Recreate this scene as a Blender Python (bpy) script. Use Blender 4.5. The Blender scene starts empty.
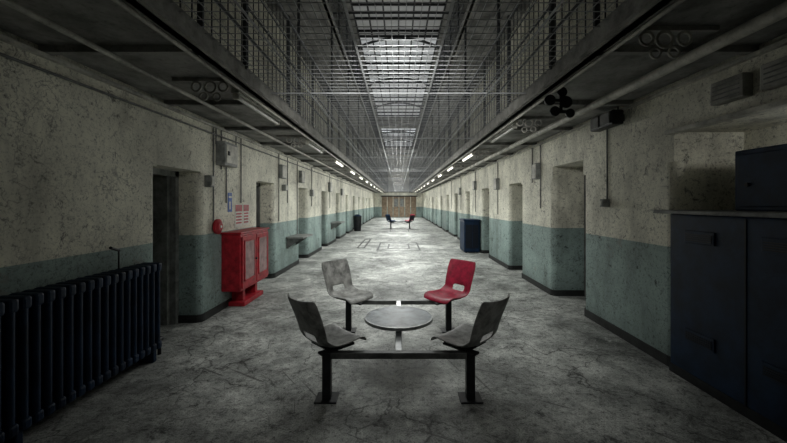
import bpy, math, random
from mathutils import Vector, Matrix
random.seed(7)
S=bpy.context.scene
try:
    S.view_settings.view_transform='Standard'; S.view_settings.look='None'
except Exception as e: print(e)

# ------------------------------------------------------------------ materials
def nd(t,typ,**k):
    n=t.nodes.new(typ)
    for a,b in k.items(): setattr(n,a,b)
    return n
def base(name,col,rough=.6,metal=0,spec=.3):
    m=bpy.data.materials.new(name); m.use_nodes=True
    b=m.node_tree.nodes['Principled BSDF']
    b.inputs['Base Color'].default_value=(*col,1); b.inputs['Roughness'].default_value=rough
    b.inputs['Metallic'].default_value=metal; b.inputs['Specular IOR Level'].default_value=spec
    return m,m.node_tree,b
def coords(t,scale=(1,1,1),rot=(0,0,0)):
    g=nd(t,'ShaderNodeNewGeometry'); mp=nd(t,'ShaderNodeMapping'); mp2=nd(t,'ShaderNodeMapping')
    mp.inputs['Rotation'].default_value=rot; mp2.inputs['Scale'].default_value=scale
    t.links.new(g.outputs['Position'],mp.inputs['Vector']); t.links.new(mp.outputs[0],mp2.inputs['Vector']); return mp2.outputs['Vector']
def noise(t,vec,scale,detail=6,rough=.6,dist=0):
    n=nd(t,'ShaderNodeTexNoise'); n.inputs['Scale'].default_value=scale; n.inputs['Detail'].default_value=detail
    n.inputs['Roughness'].default_value=rough; n.inputs['Distortion'].default_value=dist
    t.links.new(vec,n.inputs['Vector']); return n.outputs['Fac']
def ramp(t,fac,stops):
    r=nd(t,'ShaderNodeValToRGB'); e=r.color_ramp.elements
    while len(e)<len(stops): e.new(.5)
    for i,(p,c) in enumerate(stops):
        e[i].position=p; e[i].color=(c,c,c,1) if not isinstance(c,tuple) else (*c,1)
    t.links.new(fac,r.inputs['Fac']); return r.outputs['Color']
def mix(t,a,b,fac,mode='MIX'):
    n=nd(t,'ShaderNodeMix',data_type='RGBA',blend_type=mode)
    for sock,v in ((n.inputs[6],a),(n.inputs[7],b),(n.inputs[0],fac)):
        if isinstance(v,(float,int)): sock.default_value=v
        elif isinstance(v,tuple): sock.default_value=(*v,1)
        else: t.links.new(v,sock)
    return n.outputs[2]
def bump(t,b,h,strength=.3,dist=.01):
    n=nd(t,'ShaderNodeBump'); n.inputs['Strength'].default_value=strength; n.inputs['Distance'].default_value=dist
    t.links.new(h,n.inputs['Height']); t.links.new(n.outputs['Normal'],b.inputs['Normal'])
def worn(name,col,rough=.6,metal=0,amt=.5,scale=6,spec=.3):
    m,t,b=base(name,col,rough,metal,spec)
    v=coords(t); n=noise(t,v,scale,8,.65)
    r=ramp(t,n,[(.35,1-amt),(.62,1.15)])
    c=mix(t,col,r,1.0,'MULTIPLY')
    n2=noise(t,v,scale*9,4,.7); r2=ramp(t,n2,[(.36,.55),(.45,1.0)])
    c=mix(t,c,r2,amt,'MULTIPLY')
    t.links.new(c,b.inputs['Base Color']); bump(t,b,n2,.15,.003)
    return m
def crackmask(t,v,scale,width,warp=.9,lo=.3):
    vo=nd(t,'ShaderNodeTexVoronoi',feature='DISTANCE_TO_EDGE'); vo.inputs['Scale'].default_value=scale
    n3=nd(t,'ShaderNodeTexNoise'); n3.inputs['Scale'].default_value=scale*1.6; n3.inputs['Detail'].default_value=6
    t.links.new(v,n3.inputs['Vector'])
    dv=nd(t,'ShaderNodeVectorMath',operation='ADD'); sc=nd(t,'ShaderNodeVectorMath',operation='SCALE')
    t.links.new(n3.outputs['Color'],sc.inputs[0]); sc.inputs['Scale'].default_value=warp
    t.links.new(v,dv.inputs[0]); t.links.new(sc.outputs[0],dv.inputs[1]); t.links.new(dv.outputs[0],vo.inputs['Vector'])
    return ramp(t,vo.outputs['Distance'],[(0.0,lo),(width,1.0)])

def wall_mat():
    m,t,b=base('wall_paint_two_tone',(.5,.5,.4),.65)
    v=coords(t)
    sep=nd(t,'ShaderNodeSeparateXYZ'); t.links.new(v,sep.inputs[0])
    gt=nd(t,'ShaderNodeMath',operation='GREATER_THAN'); gt.inputs[1].default_value=1.17
    t.links.new(sep.outputs[2],gt.inputs[0])
    col=mix(t,(.33,.43,.41),(.84,.82,.70),gt.outputs[0])
    big=noise(t,v,1.1,8,.66); col=mix(t,col,ramp(t,big,[(.3,.6),(.62,1.12)]),1.0,'MULTIPLY')
    st=noise(t,coords(t,(1.6,1.6,.45)),1.3,8,.7,.3); col=mix(t,col,ramp(t,st,[(.36,.35),(.5,1.0)]),.45,'MULTIPLY')
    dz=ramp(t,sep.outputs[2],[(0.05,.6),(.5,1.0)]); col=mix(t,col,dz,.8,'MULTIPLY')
    sp=noise(t,v,6,12,.78,.6); spr=ramp(t,sp,[(.365,.08),(.42,1.0)])
    col=mix(t,col,spr,.85,'MULTIPLY')
    sp2=noise(t,v,26,6,.75); col=mix(t,col,ramp(t,sp2,[(.37,.2),(.45,1.0)]),.7,'MULTIPLY')
    sp3=noise(t,v,70,3,.7); col=mix(t,col,ramp(t,sp3,[(.36,.35),(.45,1.0)]),.5,'MULTIPLY')
    msk=ramp(t,noise(t,v,1.7,3),[(.44,0.0),(.55,.8)])
    col=mix(t,col,crackmask(t,v,2.2,.02),msk,'MULTIPLY')
    col=mix(t,col,crackmask(t,v,6,.03,.5),ramp(t,noise(t,v,1.3,3),[(.5,0.0),(.6,.6)]),'MULTIPLY')
    pt=ramp(t,noise(t,v,2.3,9,.7),[(.62,0.0),(.645,.5)])
    col=mix(t,col,(.26,.25,.22),pt)
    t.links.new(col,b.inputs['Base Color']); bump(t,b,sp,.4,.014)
    return m
def floor_mat():
    m,t,b=base('worn_concrete_floor',(.35,.36,.34),.6,0,.25)
    v=coords(t)
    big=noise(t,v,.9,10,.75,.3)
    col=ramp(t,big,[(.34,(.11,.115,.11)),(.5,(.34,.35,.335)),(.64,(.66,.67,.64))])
    f=noise(t,v,5,12,.85,.4); col=mix(t,col,ramp(t,f,[(.39,.15),(.46,.95),(.60,1.4)]),.9,'MULTIPLY')
    g=noise(t,v,22,8,.85); col=mix(t,col,ramp(t,g,[(.40,.15),(.48,1.0)]),.85,'MULTIPLY')
    g2=noise(t,v,90,3,.7); col=mix(t,col,ramp(t,g2,[(.38,.5),(.5,1.0),(.62,1.25)]),.8,'MULTIPLY')
    wp=ramp(t,noise(t,v,3.1,12,.85,.2),[(.57,0.0),(.60,.55)]); col=mix(t,col,(.68,.69,.66),wp)
    col=mix(t,col,crackmask(t,v,.9,.012,1.3,.15),ramp(t,noise(t,v,.7,3),[(.45,0.0),(.52,.9)]),'MULTIPLY')
    for i,(rz,th,d,st) in enumerate(((.5,.64,1,14),(-.7,.65,0,20),(1.25,.65,1,18),(-.25,.66,1,16),(2.3,.655,0,22),(.9,.655,1,24))):
        vv=coords(t,(.8,st,1),(0,0,rz)); s=noise(t,vv,1.0,5,.65,.35)
        k=ramp(t,s,[(th,0.0),(th+.04,.7 if d else .3)])
        col=mix(t,col,(.06,.06,.058) if d else (.58,.59,.56),k)
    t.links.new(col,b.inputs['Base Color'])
    t.links.new(ramp(t,f,[(.3,.45),(.6,.75)]),b.inputs['Roughness'])
    bump(t,b,f,.3,.012)
    return m
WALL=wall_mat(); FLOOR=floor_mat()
CREAM=worn('cream_painted_metal',(.54,.53,.47),.5,0,.55,4)
BRK=worn('bracket_paint',(.30,.295,.27),.6,0,.5,5)
RINGM=worn('roundel_paint',(.40,.39,.35),.6,0,.6,6)
SOFF=worn('soffit_paint',(.27,.27,.255),.6,0,.7,2.5)
DARK=worn('black_steel',(.02,.022,.024),.45,.3,.5,8)
RAILM=worn('grey_rail_steel',(.07,.075,.08),.5,.2,.4,8)
GREYST=worn('grey_steel_paint',(.16,.165,.16),.5,.1,.5,7)
NET=worn('galvanised_wire',(.42,.43,.44),.5,.0,.3,8)
BASEB=worn('bitumen_skirting',(.025,.027,.027),.5,0,.5,8)
NAVY=worn('navy_paint',(.007,.024,.060),.5,0,.5,5,.2)
NAVYD=worn('dark_navy_recess',(.003,.006,.014),.5,0,.3,5)
RED=worn('red_cabinet_paint',(.40,.018,.030),.45,0,.5,9)
REDC=worn('red_plastic',(.25,.010,.032),.45,0,.55,12)
GREYC=worn('grey_plastic',(.25,.25,.238),.5,0,.7,9)
TOPM=worn('blue_grey_laminate',(.22,.255,.28),.45,0,.75,8,.4)
EDGE=worn('steel_edge',(.30,.31,.31),.35,.5,.4,9)
BEAM=worn('scuffed_beam',(.10,.105,.10),.45,.2,.6,9)
BOXG=worn('grey_enclosure',(.24,.25,.24),.5,0,.5,8)
WHITE=worn('white_paper',(.7,.7,.66),.7,0,.15,8)
BLUE=worn('blue_sign',(.03,.10,.38),.5,0,.15,8)
WOOD=worn('brown_panel',(.28,.21,.145),.6,0,.4,5)
GLASSP=worn('dusty_glass_panel',(.26,.12,.12),.25,0,.4,10,.6)
def emit(name,col,st):
    m=bpy.data.materials.new(name); m.use_nodes=True; t=m.node_tree; b=t.nodes['Principled BSDF']
    b.inputs['Base Color'].default_value=(.6,.6,.6,1)
    b.inputs['Emission Color'].default_value=(*col,1); b.inputs['Emission Strength'].default_value=st
    return m
TUBE=emit('fluorescent_tube_lit',(1,.97,.85),2.6)
TUBEOFF=worn('fluorescent_tube_unlit',(.6,.6,.56),.3,0,.2,6)
def sky(name,st):
    m=emit(name,(.85,.90,.95),st); t=m.node_tree; b=t.nodes['Principled BSDF']
    n=noise(t,coords(t),.9,8,.7); c=ramp(t,n,[(.35,(.25,.26,.27)),(.6,(.9,.95,1.0))])
    t.links.new(c,b.inputs['Emission Color']); return m
SKY=sky('skylight_glass',.24); SKYD=sky('grimy_skylight_glass',.03); SKYF=sky('clear_skylight_glass',.85)

# ------------------------------------------------------------------ mesh builder
class B:
    def __init__(s,name): s.n=name; s.v=[]; s.f=[]; s.m=[]; s.mats=[]; s.sm=[]
    def mi(s,m):
        if m not in s.mats: s.mats.append(m)
        return s.mats.index(m)
    def add(s,vs,fs,m,smooth=False):
        o=len(s.v); s.v+= [tuple(p) for p in vs]
        for f in fs: s.f.append([o+i for i in f]); s.m.append(s.mi(m)); s.sm.append(smooth)
    def box(s,a,b,m,M=None):
        x0,y0,z0=[min(p,q) for p,q in zip(a,b)]; x1,y1,z1=[max(p,q) for p,q in zip(a,b)]
        vs=[(x0,y0,z0),(x1,y0,z0),(x1,y1,z0),(x0,y1,z0),(x0,y0,z1),(x1,y0,z1),(x1,y1,z1),(x0,y1,z1)]
        if M is not None: vs=[M@Vector(p) for p in vs]
        s.add(vs,[(0,3,2,1),(4,5,6,7),(0,1,5,4),(1,2,6,5),(2,3,7,6),(3,0,4,7)],m)
    def bbox(s,a,b,m,r=.01,M=None):  # bevelled box
        import bmesh
        bm=bmesh.new(); bmesh.ops.create_cube(bm,size=1)
        ce=[(p+q)/2 for p,q in zip(a,b)]; si=[abs(p-q) for p,q in zip(a,b)]
        for v in bm.verts: v.co=Vector([v.co[i]*si[i]+ce[i] for i in range(3)])
        bmesh.ops.bevel(bm,geom=bm.edges[:],offset=r,segments=2,affect='EDGES',profile=.5)
        bm.verts.index_update()
        vs=[(M@v.co if M is not None else v.co.copy()) for v in bm.verts]
        s.add(vs,[[v.index for v in f.verts] for f in bm.faces],m); bm.free()
    def cyl(s,p0,p1,r,m,n=12,r1=None,smooth=True,caps=True):
        p0=Vector(p0);p1=Vector(p1); d=(p1-p0).normalized()
        u=d.orthogonal().normalized(); w=d.cross(u); r1=r if r1 is None else r1
        vs=[]
        for p,rr in ((p0,r),(p1,r1)):
            for i in range(n):
                a=2*math.pi*i/n; vs.append(p+u*math.cos(a)*rr+w*math.sin(a)*rr)
        s.add(vs,[(i,(i+1)%n,n+(i+1)%n,n+i) for i in range(n)],m,smooth)
        if caps: s.add(vs,[tuple(range(n-1,-1,-1)),tuple(range(n,2*n))],m)
    def tube(s,pts,r,m,n=6):
        for a,b in zip(pts,pts[1:]): s.cyl(a,b,r,m,n)
    def prism(s,poly,h0,h1,m,axis='z',smooth=False):
        def P(p,h):
            return (p[0],p[1],h) if axis=='z' else ((p[0],h,p[1]) if axis=='y' else (h,p[0],p[1]))
        n=len(poly); vs=[P(p,h0) for p in poly]+[P(p,h1) for p in poly]
        s.add(vs,[(i,(i+1)%n,n+(i+1)%n,n+i) for i in range(n)],m,smooth)
        s.add(vs,[tuple(range(n-1,-1,-1)),tuple(range(n,2*n))],m)
    def ring(s,c,ro,ri,th,m,axis='y',n=20):
        vs=[]
        for rr in (ro,ri):
            for h in (-th/2,th/2):
                for i in range(n):
                    a=2*math.pi*i/n; x=math.cos(a)*rr; z=math.sin(a)*rr
                    vs.append((c[0]+x,c[1]+h,c[2]+z) if axis=='y' else ((c[0]+h,c[1]+x,c[2]+z) if axis=='x' else (c[0]+x,c[1]+z,c[2]+h)))
        fs=[]
        for i in range(n):
            j=(i+1)%n
            fs+=[(i,j,n+j,n+i),(2*n+i,3*n+i,3*n+j,2*n+j),(i,2*n+i,2*n+j,j),(n+i,n+j,3*n+j,3*n+i)]
        s.add(vs,fs,m)
    def build(s,parent=None,fix=True):
        me=bpy.data.meshes.new(s.n); me.from_pydata(s.v,[],s.f)
        for m in s.mats: me.materials.append(m)
        for p,mi,sm in zip(me.polygons,s.m,s.sm): p.material_index=mi; p.use_smooth=sm
        if fix:
            import bmesh
            bm=bmesh.new(); bm.from_mesh(me); bmesh.ops.recalc_face_normals(bm,faces=bm.faces); bm.to_mesh(me); bm.free()
        me.update()
        o=bpy.data.objects.new(s.n,me); S.collection.objects.link(o)
        if parent: o.parent=parent
        return o
def empty(name,loc=(0,0,0),rz=0,sc=1):
    e=bpy.data.objects.new(name,None); S.collection.objects.link(e); e.location=loc; e.rotation_euler=(0,0,rz); e.scale=(sc,)*3; return e

XW=2.65; YB=-3.5; YE=39.0; ZS=2.76; XI=1.47; HH=9.0; YH=50.0

# ------------------------------------------------------------------ floor
b=B('floor'); b.box((-4.3,YB-.3,-.2),(4.3,YE+.3,0),FLOOR); b.build()
b=B('floor_access_cover')
for (cx,cy,w,l) in ((0,13.0,1.5,2.4),(0,13.0,.8,1.5),(.05,20.5,1.1,2.2),(-1.35,13.9,.3,3.0)):
    for a,c in (((cx-w/2,cy-l/2),(cx+w/2,cy-l/2+.12)),((cx-w/2,cy+l/2-.12),(cx+w/2,cy+l/2)),((cx-w/2,cy-l/2),(cx-w/2+.06,cy+l/2)),((cx+w/2-.06,cy-l/2),(cx+w/2,cy+l/2))):
        b.box((a[0],a[1],0),(c[0],c[1],.004),DARK)
b.build()

# ------------------------------------------------------------------ walls
left_open=[(3.83+2.75*k,4.68+2.75*k,2.02) for k in range(12)]
right_open=[(1.45,3.36,2.28),(5.02,6.02,2.22)]+[(7.55+2.75*k,8.38+2.75*k,2.05) for k in range(11)]
def make_wall(name,sg,ops,depth):
    b=B(name); bb=B('baseboard_'+name.split('_')[1])
    x0=sg*XW; x1=sg*(XW+depth+.05); r=.09
    edges=[YB]+[e for o in ops for e in o[:2]]+[YE]
    for i in range(0,len(edges),2):
        a,c=edges[i],edges[i+1]
        def poly(off,rr):
            p=[(x1,a),]
            for j in range(6):
                t=j/5*math.pi/2; p.append((x0+sg*(rr-rr*math.sin(t))-sg*off, a+rr-rr*math.cos(t)))
            for j in range(6):
                t=j/5*math.pi/2; p.append((x0+sg*(rr-rr*math.cos(t))-sg*off, c-rr+rr*math.sin(t)))
            p.append((x1,c)); return p
        b.prism(poly(0,r),0,2.0,WALL,smooth=False)
        b.box((x0,a,2.0),(x1,c,HH),WALL)
        q=[(x,(y-.015 if y<(a+c)/2 else y+.015)) for x,y in poly(.015,r)]
        bb.prism(q,0,.10,BASEB)
    for (a,c,h) in ops: b.box((x0,a,h),(x1,c,HH),WALL)
    b.build(); bb.build()
make_wall('wall_left',-1,left_open,.35)
make_wall('wall_right',1,right_open,.62)
def cell_door(n,sg,o,depth,ajar=False):
    a,c,h=o; b=B('door_%d'%n); X=sg*(XW+depth)
    f=.07
    FR=BOXG if ajar else GREYST
    b.box((X-sg*.06,a,0),(X+sg*.04,a+f,h),FR); b.box((X-sg*.06,c-f,0),(X+sg*.04,c,h),FR); b.box((X-sg*.06,a,h-f),(X+sg*.04,c,h),FR)
    if ajar:
        b.box((X+sg*.02,c-f-.05,.01),(X+sg*.85,c-f,h-f),BOXG)
        b.box((X+sg*.2,c-f-.07,1.35),(X+sg*.35,c-f-.045,1.6),DARK)
        b.cyl((X+sg*.75,c-f-.11,1.0),(X+sg*.75,c-f-.05,1.0),.03,DARK)
    else:
        b.box((X-sg*.005,a+f,.01),(X+sg*.04,c-f,h-f),DARK)
        for z0,z1 in ((.15,.9),(1.05,1.75)):
            b.box((X-sg*.02,a+f+.1,z0),(X,c-f-.1,z1),GREYST)
        b.box((X-sg*.035,a+f+.25,1.4),(X-.0,c-f-.25,1.6),DARK)
        b.box((X-sg*.05,a+f+.03,.95),(X,a+f+.13,1.15),DARK)
    b.build()
n=1
for i,o in enumerate(left_open): cell_door(n,-1,o,.35,i==0); n+=1
for i,o in enumerate(right_open[1:]): cell_door(n,1,o,.6); n+=1
b=B('wall_cell'); b.box((-4.25,3.0,0),(-4.15,5.5,2.6),WALL); b.box((-4.15,5.4,0),(-3.06,5.5,2.6),WALL); b.box((-4.15,3.0,0),(-3.06,3.1,2.6),WALL); b.box((-4.2,3.0,2.6),(-3.06,5.5,2.7),WALL); b.build()
b=B('wall_alcove'); b.box((3.32,1.2,0),(3.42,3.6,2.7),WALL); b.build()
b=B('wall_end')
b.box((-XW-.3,YE,0),(XW+.3,YE+.2,ZS),WALL)
for i in range(6):
    x=-1.9+i*.65
    b.bbox((x+.02,YE-.05,.05),(x+.6,YE,2.3),WOOD,.01)
    b.bbox((x+.1,YE-.07,1.2),(x+.52,YE-.04,2.1),BOXG if i in(2,3) else WOOD,.01)
b.box((-2.0,YE-.06,2.3),(2.1,YE,2.42),DARK)
b.build()
b=B('wall_rear'); b.box((-4.2,YB-.3,0),(4.2,YB,HH),WALL); b.build()
b=B('wall_gable')
b.box((-4.0,YH,ZS),(4.0,YH+.2,HH),WALL)
b.box((-XW-.7,YE,ZS),(-XW,YH,HH),WALL); b.box((XW+.0,YE,ZS),(XW+.7,YH,HH),WALL); b.build()
# ------------------------------------------------------------------ roof and skylight
b=B('ceiling')
for sg in(-1,1): b.box((sg*1.75,YB-.3,HH),(sg*4.2,YH,HH+.15),SOFF)
b.box((-1.75,YB-.3,HH),(1.75,5.0,HH+.15),SOFF)
for y0,y1 in ((30,32.5),(48,YH)): b.box((-1.75,y0,HH-.5),(1.75,y1,HH+.15),SOFF)
b.build()
def glaz(nm,y0,y1,m):
    b=B(nm); b.box((-1.75,y0,HH+.02),(1.75,y1,HH+.06),m)
    for i in range(7):
        x=-1.75+i*3.5/6; b.box((x-.03,y0,HH-.05),(x+.03,y1,HH+.02),DARK)
    y=y0
    while y<y1: b.box((-1.75,y-.04,HH-.06),(1.75,y+.04,HH+.02),DARK); y+=1.0
    b.build()
glaz('window_1',5,15.5,SKYD); glaz('window_2',15.5,30,SKY); glaz('window_3',32.5,48,SKYF)
b=B('roof_truss')
y=5.5
while y<49:
    pts=[(-2.64*math.cos(t),y,7.3+1.6*math.sin(t)) for t in [math.pi*i/16 for i in range(17)]]
    b.tube(pts,.06,RAILM,5); b.tube([(-2.64,y,7.3),(2.64,y,7.3)],.03,DARK,5); y+=5
b.build()

# ------------------------------------------------------------------ galleries (walkways)
def gallery(z,name,detail=True):
    for sg in (-1,1):
        b=B(name); E=YH-.01
        b.box((sg*XI,YB,z),(sg*XW,E,z+.07),SOFF)
        b.box((sg*(XI-.03),YB,z-.05),(sg*(XI+.03),E,z+.13),BRK)
        b.box((sg*(XI-.07),YB,z-.05),(sg*(XI+.07),E,z-.03),BRK)
        if detail:
            y=YB+.6
            while y<YE:
                b.box((sg*XI,y-.03,z-.05),(sg*XW,y+.03,z),SOFF); y+=1.375
        b.build()
gallery(ZS,'walkway'); gallery(5.6,'walkway',False)
def railing(z,x,name):
    b=B(name)
    for h,r in ((.35,.012),(.62,.012),(.88,.012),(1.15,.024)):
        b.cyl((x,YB,z+h),(x,YH,z+h),r,RAILM,6)
    y=YB+.3
    while y<YH:
        b.cyl((x,y,z),(x,y,z+1.2),.022,RAILM,6); y+=1.3
    y=YB+.1
    while y<26:
        b.box((x-.004,y,z),(x+.004,y+.008,z+1.12),RAILM); y+=.13
    b.build()
for z in (ZS+.1,5.7):
    for sg in (-1,1): railing(z,sg*1.45,'railing')
b=B('mesh_screen')
for sg in(-1,1):
    y=YB+.95
    while y<YH: b.cyl((sg*1.5,y,ZS),(sg*1.5,y,5.6),.025,RAILM,6); y+=2.6
    for z in (4.3,4.65,5.0,5.3): b.cyl((sg*1.5,YB,z),(sg*1.5,YH-.02,z),.01,RAILM,5)
b.build()
b=B('safety_netting')
def wx(x,y0,y1,z,r): b.add([(x-r,y0,z-r),(x+r,y0,z-r),(x,y0,z+r),(x-r,y1,z-r),(x+r,y1,z-r),(x,y1,z+r)],[(0,1,4,3),(1,2,5,4),(2,0,3,5)],NET)
def wy(y,z,r,w=1.45): b.add([(-w,y-r,z-r),(-w,y+r,z-r),(-w,y,z+r),(w,y-r,z-r),(w,y+r,z-r),(w,y,z+r)],[(0,1,4,3),(1,2,5,4),(2,0,3,5)],NET)
for i in range(30): wx(-1.45+i*.1,0,YE,ZS+.1,.0028)
y=0
while y<YE: wy(y,ZS+.1,.0028 if y<10 else .0030); y+=.1 if y<14 else .26
for i in range(4): wx(-1.0+i*.667,0,YE,ZS+.08,.008)
y=1.2
while y<YE: wy(y,ZS+.08,.009); y+=2.75
b.build(fix=False)
b=B('footbridge')
for y0 in (26.0,):
    b.box((-XI,y0,5.55),(XI,y0+1.4,5.68),SOFF)
    for yy in (y0,y0+1.4):
        b.cyl((-XI,yy,6.8),(XI,yy,6.8),.025,RAILM,6)
        for i in range(15): b.cyl((-XI+i*.21,yy,5.6),(-XI+i*.21,yy,6.8),.01,RAILM,5)
b.build()

# cast brackets with pierced circles under the inner edge of the walkways
RR=((1.63,2.68,.05),(1.75,2.675,.06),(1.88,2.68,.05),(1.69,2.585,.04),(1.81,2.59,.04))
def bracket(sg,y):
    b=B('walkway_bracket')
    b.box((sg*1.54,y-.012,ZS-.03),(sg*2.1,y+.012,ZS),BRK)
    for cx,cz,r in RR: b.ring((sg*cx,y,cz),r,r*.7,.012,RINGM)
    b.build()
for k in range(10):
    bracket(-1,3.25+2.75*k); bracket(1,4.7+2.75*k)
bracket(1,2.3)
b=B('black_roundel_plate')
for cx,cz,r in ((1.50,2.62,.055),(1.62,2.70,.05),(1.66,2.60,.06),(1.55,2.51,.05),(1.70,2.49,.045)):
    b.cyl((cx,3.46,cz),(cx,3.48,cz),r,DARK,18)
b.box((1.595,3.462,2.5),(1.625,3.478,ZS),DARK); b.box((1.5,3.462,2.60),(1.66,3.478,2.63),DARK); b.box((1.55,3.462,2.49),(1.7,3.478,2.52),DARK)
b.build()

for k in range(12):
    for sg in (-1,1):
        y=3.5+2.75*k if sg<0 else 4.9+2.75*k
        b=B('fluorescent_batten'); lit=k in (2,3,4,5,6,7,8,9,10,11) if sg<0 else k in (1,2,3,4,5,6,7,8,9,10)
        b.bbox((sg*1.60,y,ZS-.06),(sg*1.68,y+1.25,ZS),CREAM,.008)
        b.cyl((sg*1.64,y+.04,ZS-.085),(sg*1.64,y+1.21,ZS-.085),.022,TUBE if lit else TUBEOFF,8)
        for yy in (y+.02,y+1.2): b.box((sg*1.61,yy,ZS-.11),(sg*1.67,yy+.03,ZS-.05),CREAM)
        b.build()
b=B('pipe_run')
b.cyl((-2.12,YB,ZS-.07),(-2.12,YE,ZS-.07),.02,CREAM,8)
b.cyl((2.14,YB,ZS-.09),(2.14,YE,ZS-.09),.04,CREAM,10)
b.cyl((-1.52,YB,ZS-.07),(-1.52,YE,ZS-.07),.014,CREAM,8); b.cyl((1.52,YB,ZS-.07),(1.52,YE,ZS-.07),.014,CREAM,8)
b.build()
b=B('conduit_run')
b.box((-XW,YB,2.68),(-XW+.04,YE,2.71),CREAM); b.box((XW,YB,2.68),(XW-.04,YE,2.71),CREAM)
b.cyl((-XW+.03,YB,2.58),(-XW+.03,YE,2.58),.012,GREYST,6)
L=lambda y,z0,z1,sg=-1,m=GREYST,r=.011: b.cyl((sg*(XW-.015),y,z0),(sg*(XW-.015),y,z1),r,m,6)
L(5.05,2.45,2.68); L(5.2,2.1,2.68); L(5.35,1.6,2.2);L(4.98,1.35,2.68); L(5.85,1.6,2.68);L(7.7,1.2,2.68);L(8.3,1.6,2.68);L(9.1,.8,2.68);L(10.6,1.5,2.68);L(13.4,1.4,2.68);L(16,1.2,2.68)
b.tube([(-2.63,5.5,2.25),(-2.63,5.62,2.3),(-2.63,5.66,2.5),(-2.63,5.66,2.68)],.01,GREYST)
L(4.42,1.62,2.68,1); L(4.2,2.75,2.68,1); L(6.5,1.5,2.68,1);L(6.9,2.0,2.68,1);L(9.3,1.3,2.68,1);L(12,1.3,2.68,1);L(14.8,1.3,2.68,1);L(17.4,1.3,2.68,1)
b.build()

# ------------------------------------------------------------------ left wall fittings
b=B('electrical_box'); b.bbox((-XW,5.06,2.15),(-XW+.14,5.46,2.5),BOXG,.01); b.bbox((-XW+.14,5.1,2.19),(-XW+.15,5.42,2.46),CREAM,.004); b.box((-XW+.15,5.13,2.3),(-XW+.165,5.17,2.36),DARK); b.build()
for (y,z,w,h,sg) in ((4.82,1.9,.11,.16,-1),(7.85,2.3,.3,.3,-1),(8.0,1.95,.14,.14,-1),(9.4,2.3,.3,.32,-1),(10.5,1.9,.16,.2,-1),(13.3,2.2,.35,.35,-1),(16.1,2.1,.3,.3,-1),
                    (4.42,1.6,.08,.1,1),(6.6,2.2,.2,.3,1),(9.3,2.1,.25,.3,1),(12.0,2.2,.25,.3,1),(14.9,2.1,.25,.3,1)):
    b=B('junction_box'); s_=sg; b.bbox((s_*XW,y-w/2,z-h/2),(s_*(XW-.09),y+w/2,z+h/2),BOXG,.01); b.bbox((s_*(XW-.09),y-w/2+.02,z-h/2+.02),(s_*(XW-.1),y+w/2-.02,z+h/2-.02),CREAM,.004); b.build()
b=B('fire_bell'); b.cyl((-XW,5.04,1.26),(-XW+.03,5.04,1.26),.06,DARK,16); b.cyl((-XW+.03,5.04,1.26),(-XW+.06,5.04,1.26),.11,RED,24); b.cyl((-XW+.06,5.04,1.26),(-XW+.09,5.04,1.26),.11,RED,24,r1=.06); b.cyl((-XW+.09,5.04,1.26),(-XW+.1,5.04,1.26),.02,WHITE,10); b.build()
b=B('fire_extinguisher_sign'); b.bbox((-XW,5.42,1.46),(-XW+.008,5.55,1.76),BLUE,.003)
b.box((-XW+.008,5.45,1.50),(-XW+.011,5.50,1.62),WHITE); b.box((-XW+.008,5.44,1.68),(-XW+.011,5.53,1.71),WHITE);b.build()
for (y0,y1,z0,z1) in ((5.66,5.92,1.20,1.58),(5.95,6.18,1.22,1.58)):
    b=B('fire_notice'); b.box((-XW,y0,z0),(-XW+.006,y1,z1),WHITE); b.box((-XW+.006,y0+.01,z1-.12),(-XW+.008,y1-.01,z1-.01),RED)
    for i in range(4): b.box((-XW+.006,y0+.03,z1-.17-i*.05),(-XW+.008,y1-.03,z1-.145-i*.05),RED)
    b.build()
b=B('red_fire_cabinet'); X0=-XW; X1=-2.36; y0,y1=5.22,6.32; z0,z1=.27,1.13
b.bbox((X0,y0,z0),(X1,y1,z1),RED,.015)
b.bbox((X0,y0-.02,z1),(X1+.02,y1+.02,z1+.03),RED,.008)
ym=(y0+y1)/2
for a,c in ((y0+.03,ym-.01),(ym+.01,y1-.03)):
    b.bbox((X1,a,z0+.04),(X1+.02,c,z1-.04),RED,.006)
    b.box((X1+.02,a+.08,z0+.16),(X1+.024,c-.08,z1-.12),GLASSP)
    for q in ((a+.06,a+.08),(c-.08,c-.06)): b.box((X1+.018,q[0],z0+.14),(X1+.03,q[1],z1-.1),RED)
    b.box((X1+.018,a+.06,z1-.12),(X1+.03,c-.06,z1-.1),RED); b.box((X1+.018,a+.06,z0+.14),(X1+.03,c-.06,z0+.16),RED)
b.cyl((X1+.02,ym-.05,.7),(X1+.05,ym-.05,.7),.018,DARK,8)
b.box((X0+.03,5.5,.06),(X0+.2,5.58,z0),RED); b.box((X0+.03,5.98,.06),(X0+.2,6.06,z0),RED)
b.bbox((X0+.02,5.40,0),(X1-.02,6.16,.07),RED,.01)
b.build()
def shelf(sg,y0,y1,z,name='folding_shelf'):
    b=B(name); b.bbox((sg*XW,y0,z),(sg*(XW-.42),y1,z+.04),BOXG,.01)
    for y in (y0+.08,y1-.08): b.prism([(sg*XW,z),(sg*(XW-.36),z),(sg*XW,z-.25)],y-.012,y+.012,GREYST,'y')
    b.build()
shelf(-1,8.2,9.1,.76); shelf(-1,13.6,14.6,.8)
b=B('radiator'); ya,yb=.9,3.62; nn=34
for i in range(nn):
    y=ya+(yb-ya)*(i+.5)/nn
    for x in (-2.60,-2.47):
        b.cyl((x,y,.14),(x,y,.94),.025,NAVY,8)
    b.bbox((-2.635,y-.034,.90),(-2.435,y+.034,.99),NAVY,.02); b.bbox((-2.635,y-.034,.11),(-2.435,y+.034,.19),NAVY,.02)
for y in (ya+.1,(ya+yb)/2,yb-.1): b.bbox((-2.62,y-.025,0),(-2.45,y+.025,.13),NAVY,.008)
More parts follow.
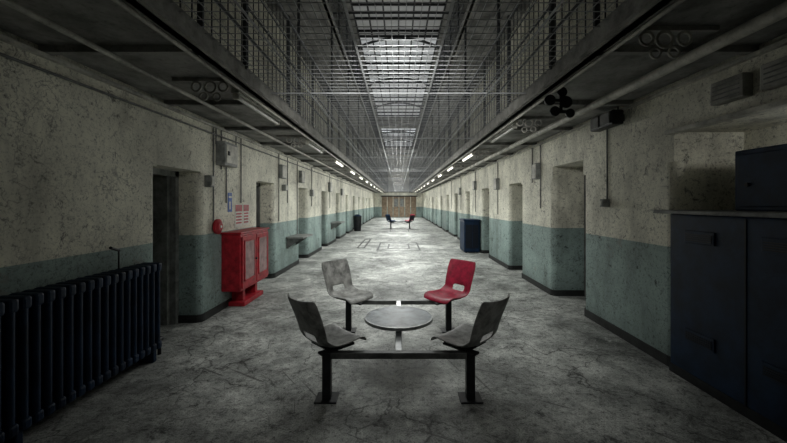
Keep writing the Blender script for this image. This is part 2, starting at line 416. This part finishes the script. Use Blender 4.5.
b.cyl((-2.53,yb-.02,.16),(-2.53,yb+.1,.16),.03,DARK); b.cyl((-2.53,yb+.08,0),(-2.53,yb+.08,.18),.018,DARK)
b.cyl((-2.6,3.25,.98),(-2.6,3.25,1.16),.007,DARK,6); b.cyl((-2.6,3.25,1.16),(-2.57,3.12,1.20),.014,DARK,6)
b.build()
# ------------------------------------------------------------------ right side items
b=B('service_counter'); X=2.6
b.bbox((X,1.46,0.0),(3.3,3.35,1.50),NAVY,.012)
b.bbox((X-.09,1.35,1.50),(X+.04,3.45,1.535),GREYST,.006); b.bbox((X-.03,1.46,1.50),(3.3,3.35,1.535),GREYST,.006)
b.box((X-.01,1.46,.0),(X,3.35,.08),DARK)
for y in (1.95,2.62): b.box((X-.006,y-.006,.08),(X+.01,y+.006,1.48),NAVYD)
def louv(y,z,w,h):
    b.bbox((X-.012,y-w/2-.02,z-h/2-.02),(X,y+w/2+.02,z+h/2+.02),NAVY,.004)
    for i in range(4): b.box((X-.02,y-w/2,z-h/2+i*h/4),(X-.01,y+w/2,z-h/2+i*h/4+h/8),NAVYD)
louv(3.02,1.30,.26,.07); louv(2.35,1.30,.26,.07); louv(3.02,.42,.26,.07); louv(2.35,.42,.26,.07)
b.build()
b=B('blue_cupboard'); b.bbox((2.86,2.1,1.535),(3.3,2.98,2.04),NAVY,.012); b.bbox((2.845,2.14,1.57),(2.86,2.94,2.0),NAVY,.006); b.cyl((2.83,2.85,1.75),(2.845,2.85,1.75),.015,DARK,8); b.build()
b=B('trim_1'); b.bbox((2.58,1.4,2.26),(2.66,3.40,2.30),CREAM,.005); b.build()
for y in (1.95,2.35,2.75):
    b=B('louvre_vent'); b.bbox((XW-.08,y-.14,2.40),(XW,y+.14,2.58),BRK,.01)
    for i in range(4): b.box((XW-.085,y-.11,2.43+i*.035),(XW-.08,y+.11,2.44+i*.035),GREYST)
    b.build()
b=B('floodlight'); 
b.bbox((XW-.22,3.98,2.50),(XW-.08,4.45,2.67),DARK,.02); b.box((XW-.08,4.1,2.56),(XW,4.3,2.64),DARK); b.bbox((XW-.235,4.02,2.52),(XW-.215,4.2,2.65),GREYST,.004); b.bbox((XW-.235,4.24,2.52),(XW-.215,4.41,2.65),GREYST,.004); b.build()
b=B('blue_locker'); b.bbox((2.1,11.2,.03),(2.6,12.0,1.02),NAVY,.02); b.bbox((2.08,11.18,1.02),(2.62,12.02,1.07),NAVY,.015); b.box((2.15,11.19,.15),(2.35,11.2,.9),NAVYD); b.box((2.37,11.19,.15),(2.56,11.2,.9),NAVYD)
for x in (2.15,2.5): 
    for y in (11.25,11.9): b.box((x,y,0),(x+.05,y+.05,.04),DARK)
b.build()
b=B('waste_bin'); b.cyl((-2.35,20.0,0),(-2.35,20.0,.85),.2,DARK,16,r1=.24); b.cyl((-2.35,20.0,.85),(-2.35,20.0,.95),.25,NAVY,16,r1=.1); b.build()

# ------------------------------------------------------------------ seating group
def chair_mesh(name,mat):
    prof=[(.235,-.035),(.215,-.005),(.17,.004),(.09,-.004),(.0,-.012),(-.08,-.010),(-.145,.004),(-.188,.040),(-.203,.070),(-.216,.102),(-.250,.19),(-.287,.275),(-.330,.365),(-.350,.408)]
    wid=[.195,.215,.225,.23,.230,.228,.222,.216,.214,.214,.220,.225,.222,.205]
    N=14; vs=[];fs=[]
    for i,(y,z) in enumerate(prof):
        for j in range(N+1):
            u=j/N*2-1; x=u*wid[i]
            back=max(0,(i-7)/6)
            zz=z+ (.035*abs(u)**3)*(1 if 1<i<8 else .3)
            yy=y+ .045*abs(u)**2.2*back + (.02*abs(u)**3 if i>=6 else 0)
            vs.append((x,yy,zz))
    for i in range(len(prof)-1):
        for j in range(N):
            if i in (7,8) and 4<=j<=9: continue
            a=i*(N+1)+j; fs.append((a,a+1,a+N+2,a+N+1))
    me=bpy.data.meshes.new(name); me.from_pydata(vs,[],fs); me.materials.append(mat)
    for p in me.polygons: p.use_smooth=True
    return me
def chair(loc,rz,mat,sc=1):
    e=empty('bucket_chair',loc,rz,sc)
    o=bpy.data.objects.new('seat_shell',chair_mesh('seat_shell',mat)); S.collection.objects.link(o); o.parent=e
    m=o.modifiers.new('sol','SOLIDIFY'); m.thickness=.014; m.offset=0
    m=o.modifiers.new('sub','SUBSURF'); m.levels=2; m.render_levels=2
    b=B('mounting_plate'); b.bbox((-.12,-.12,-.034),(.12,.12,-.019),DARK,.004); b.build(e)
def group(cx,cy,cols):
    yf,yr=2.86,4.38; f=lambda x,y:(cx+x,cy+y-3.6)
    b=B('round_table')
    t=.035; ZB=.385
    P=lambda x,y,z:(f(x,y)[0],f(x,y)[1],z)
    for y,hx in ((yf,.585),(yr,.625)):
        for sg in(-1,1):
            b.bbox(P(sg*hx-t,y-t,0.012),P(sg*hx+t,y+t,ZB),DARK,.006)
            b.bbox(P(sg*hx-.09,y-.08,0),P(sg*hx+.09,y+.08,.014),DARK,.004)
        b.bbox(P(-hx-.02,y-.03,ZB-.05),P(hx+.02,y+.03,ZB),BEAM,.005)
    b.bbox(P(-.03,yf,ZB-.045),P(.03,yr,ZB+.0),EDGE,.005)
    for y,hx,sy in ((yf,.585,-1),(yr,.625,1)):
        for sg in(-1,1):
            c=P(sg*hx,y,ZB+.004); M=Matrix.Translation(c)@Matrix.Rotation(math.atan2(-.25*sy,-sg*0.25),4,'Z')
            b.bbox((-.07,-.03,-.012),(.26,.03,.008),DARK,.004,M)
    cc=P(0,3.57,0)
    b.cyl((cc[0],cc[1],ZB),(cc[0],cc[1],ZB+.035),.09,DARK,20)
    b.cyl((cc[0],cc[1],ZB+.035),(cc[0],cc[1],ZB+.06),.335,TOPM,48)
    b.ring((cc[0],cc[1],ZB+.0475),.347,.333,.030,EDGE,'z',48)
    b.build()
    zs=ZB+.05
    pos=((-.58,3.00,-math.pi/4),(.58,3.00,math.pi/4),(-.62,4.40,-math.pi*.72),(.62,4.40,math.pi*.72))
    for (x,y,rz),m in zip(pos,cols):
        q=f(x,y); chair((q[0],q[1],zs),rz,m)
group(0,3.6,(GREYC,GREYC,GREYC,REDC))
group(.1,22.5,(NAVY,NAVYD,NAVY,REDC))

# ------------------------------------------------------------------ lights
def area(name,x,y,z,sx,sy,e,col=(1,1,1),spread=180):
    l=bpy.data.lights.new(name,'AREA'); l.shape='RECTANGLE'; l.size=sx; l.size_y=sy; l.energy=e; l.color=col; l.spread=math.radians(spread)
    o=bpy.data.objects.new(name,l); S.collection.objects.link(o); o.location=(x,y,z)
def point(name,x,y,z,r,e,col=(1,1,.96)):
    l=bpy.data.lights.new(name,'POINT'); l.shadow_soft_size=r; l.energy=e; l.color=col
    o=bpy.data.objects.new(name,l); S.collection.objects.link(o); o.location=(x,y,z)
def spot(name,p,tgt,ang,e,r=.3,col=(1,1,.96),blend=1):
    l=bpy.data.lights.new(name,'SPOT'); l.shadow_soft_size=r; l.energy=e; l.color=col; l.spot_size=math.radians(ang); l.spot_blend=blend
    o=bpy.data.objects.new(name,l); S.collection.objects.link(o); o.location=p
    o.rotation_euler=(Vector(tgt)-Vector(p)).to_track_quat('-Z','Y').to_euler()
area('hall_light',0,5.0,2.70,1.8,1.6,17,(.97,1,.96),110)
spot('fill_spot',(0,2.6,2.65),(0,8.0,1.55),118,215)  # added fill without a fixture: brightens walls ahead, leaves near edges dark
spot('fill_spot',(0,.4,2.6),(0,4.2,.3),75,34)  # added weak fill above the camera, lights the seating from the front
for y,e in ((8.8,62),(12.5,78),(17.5,85),(23.5,95),(29.5,100),(35.5,110)):
    area('hall_light',0,y,2.70,2.4,2.6,e,(.97,1,.96),150)
for y,e in ((9.0,40),(13.0,72),(18,85),(23,90),(28.5,95),(34,120)):
    point('fill_point',0,y,2.3,.35,e)  # added soft fills in the void, no lamps hang here; lift upper walls
point('alcove_fill',3.05,2.2,2.2,.08,4.5)  # added fill to brighten the alcove walls, no lamp over the counter
for y,e in ((8,7),(16,50),(26,110),(38,200)):
    area('skylight_light',0,y,8.4,3.2,6,e,(.9,.95,1))
w=bpy.data.worlds.new('w'); S.world=w; w.use_nodes=True; w.node_tree.nodes['Background'].inputs[0].default_value=(.02,.022,.025,1); w.node_tree.nodes['Background'].inputs[1].default_value=1

c=bpy.data.cameras.new('camera'); c.lens=16; c.sensor_width=36; c.sensor_fit='HORIZONTAL'
c.shift_y=-.0235; c.shift_x=-.0065; c.clip_start=.05
o=bpy.data.objects.new('camera',c); S.collection.objects.link(o); o.location=(0,0,1.6); o.rotation_euler=(math.pi/2,0,0); S.camera=o
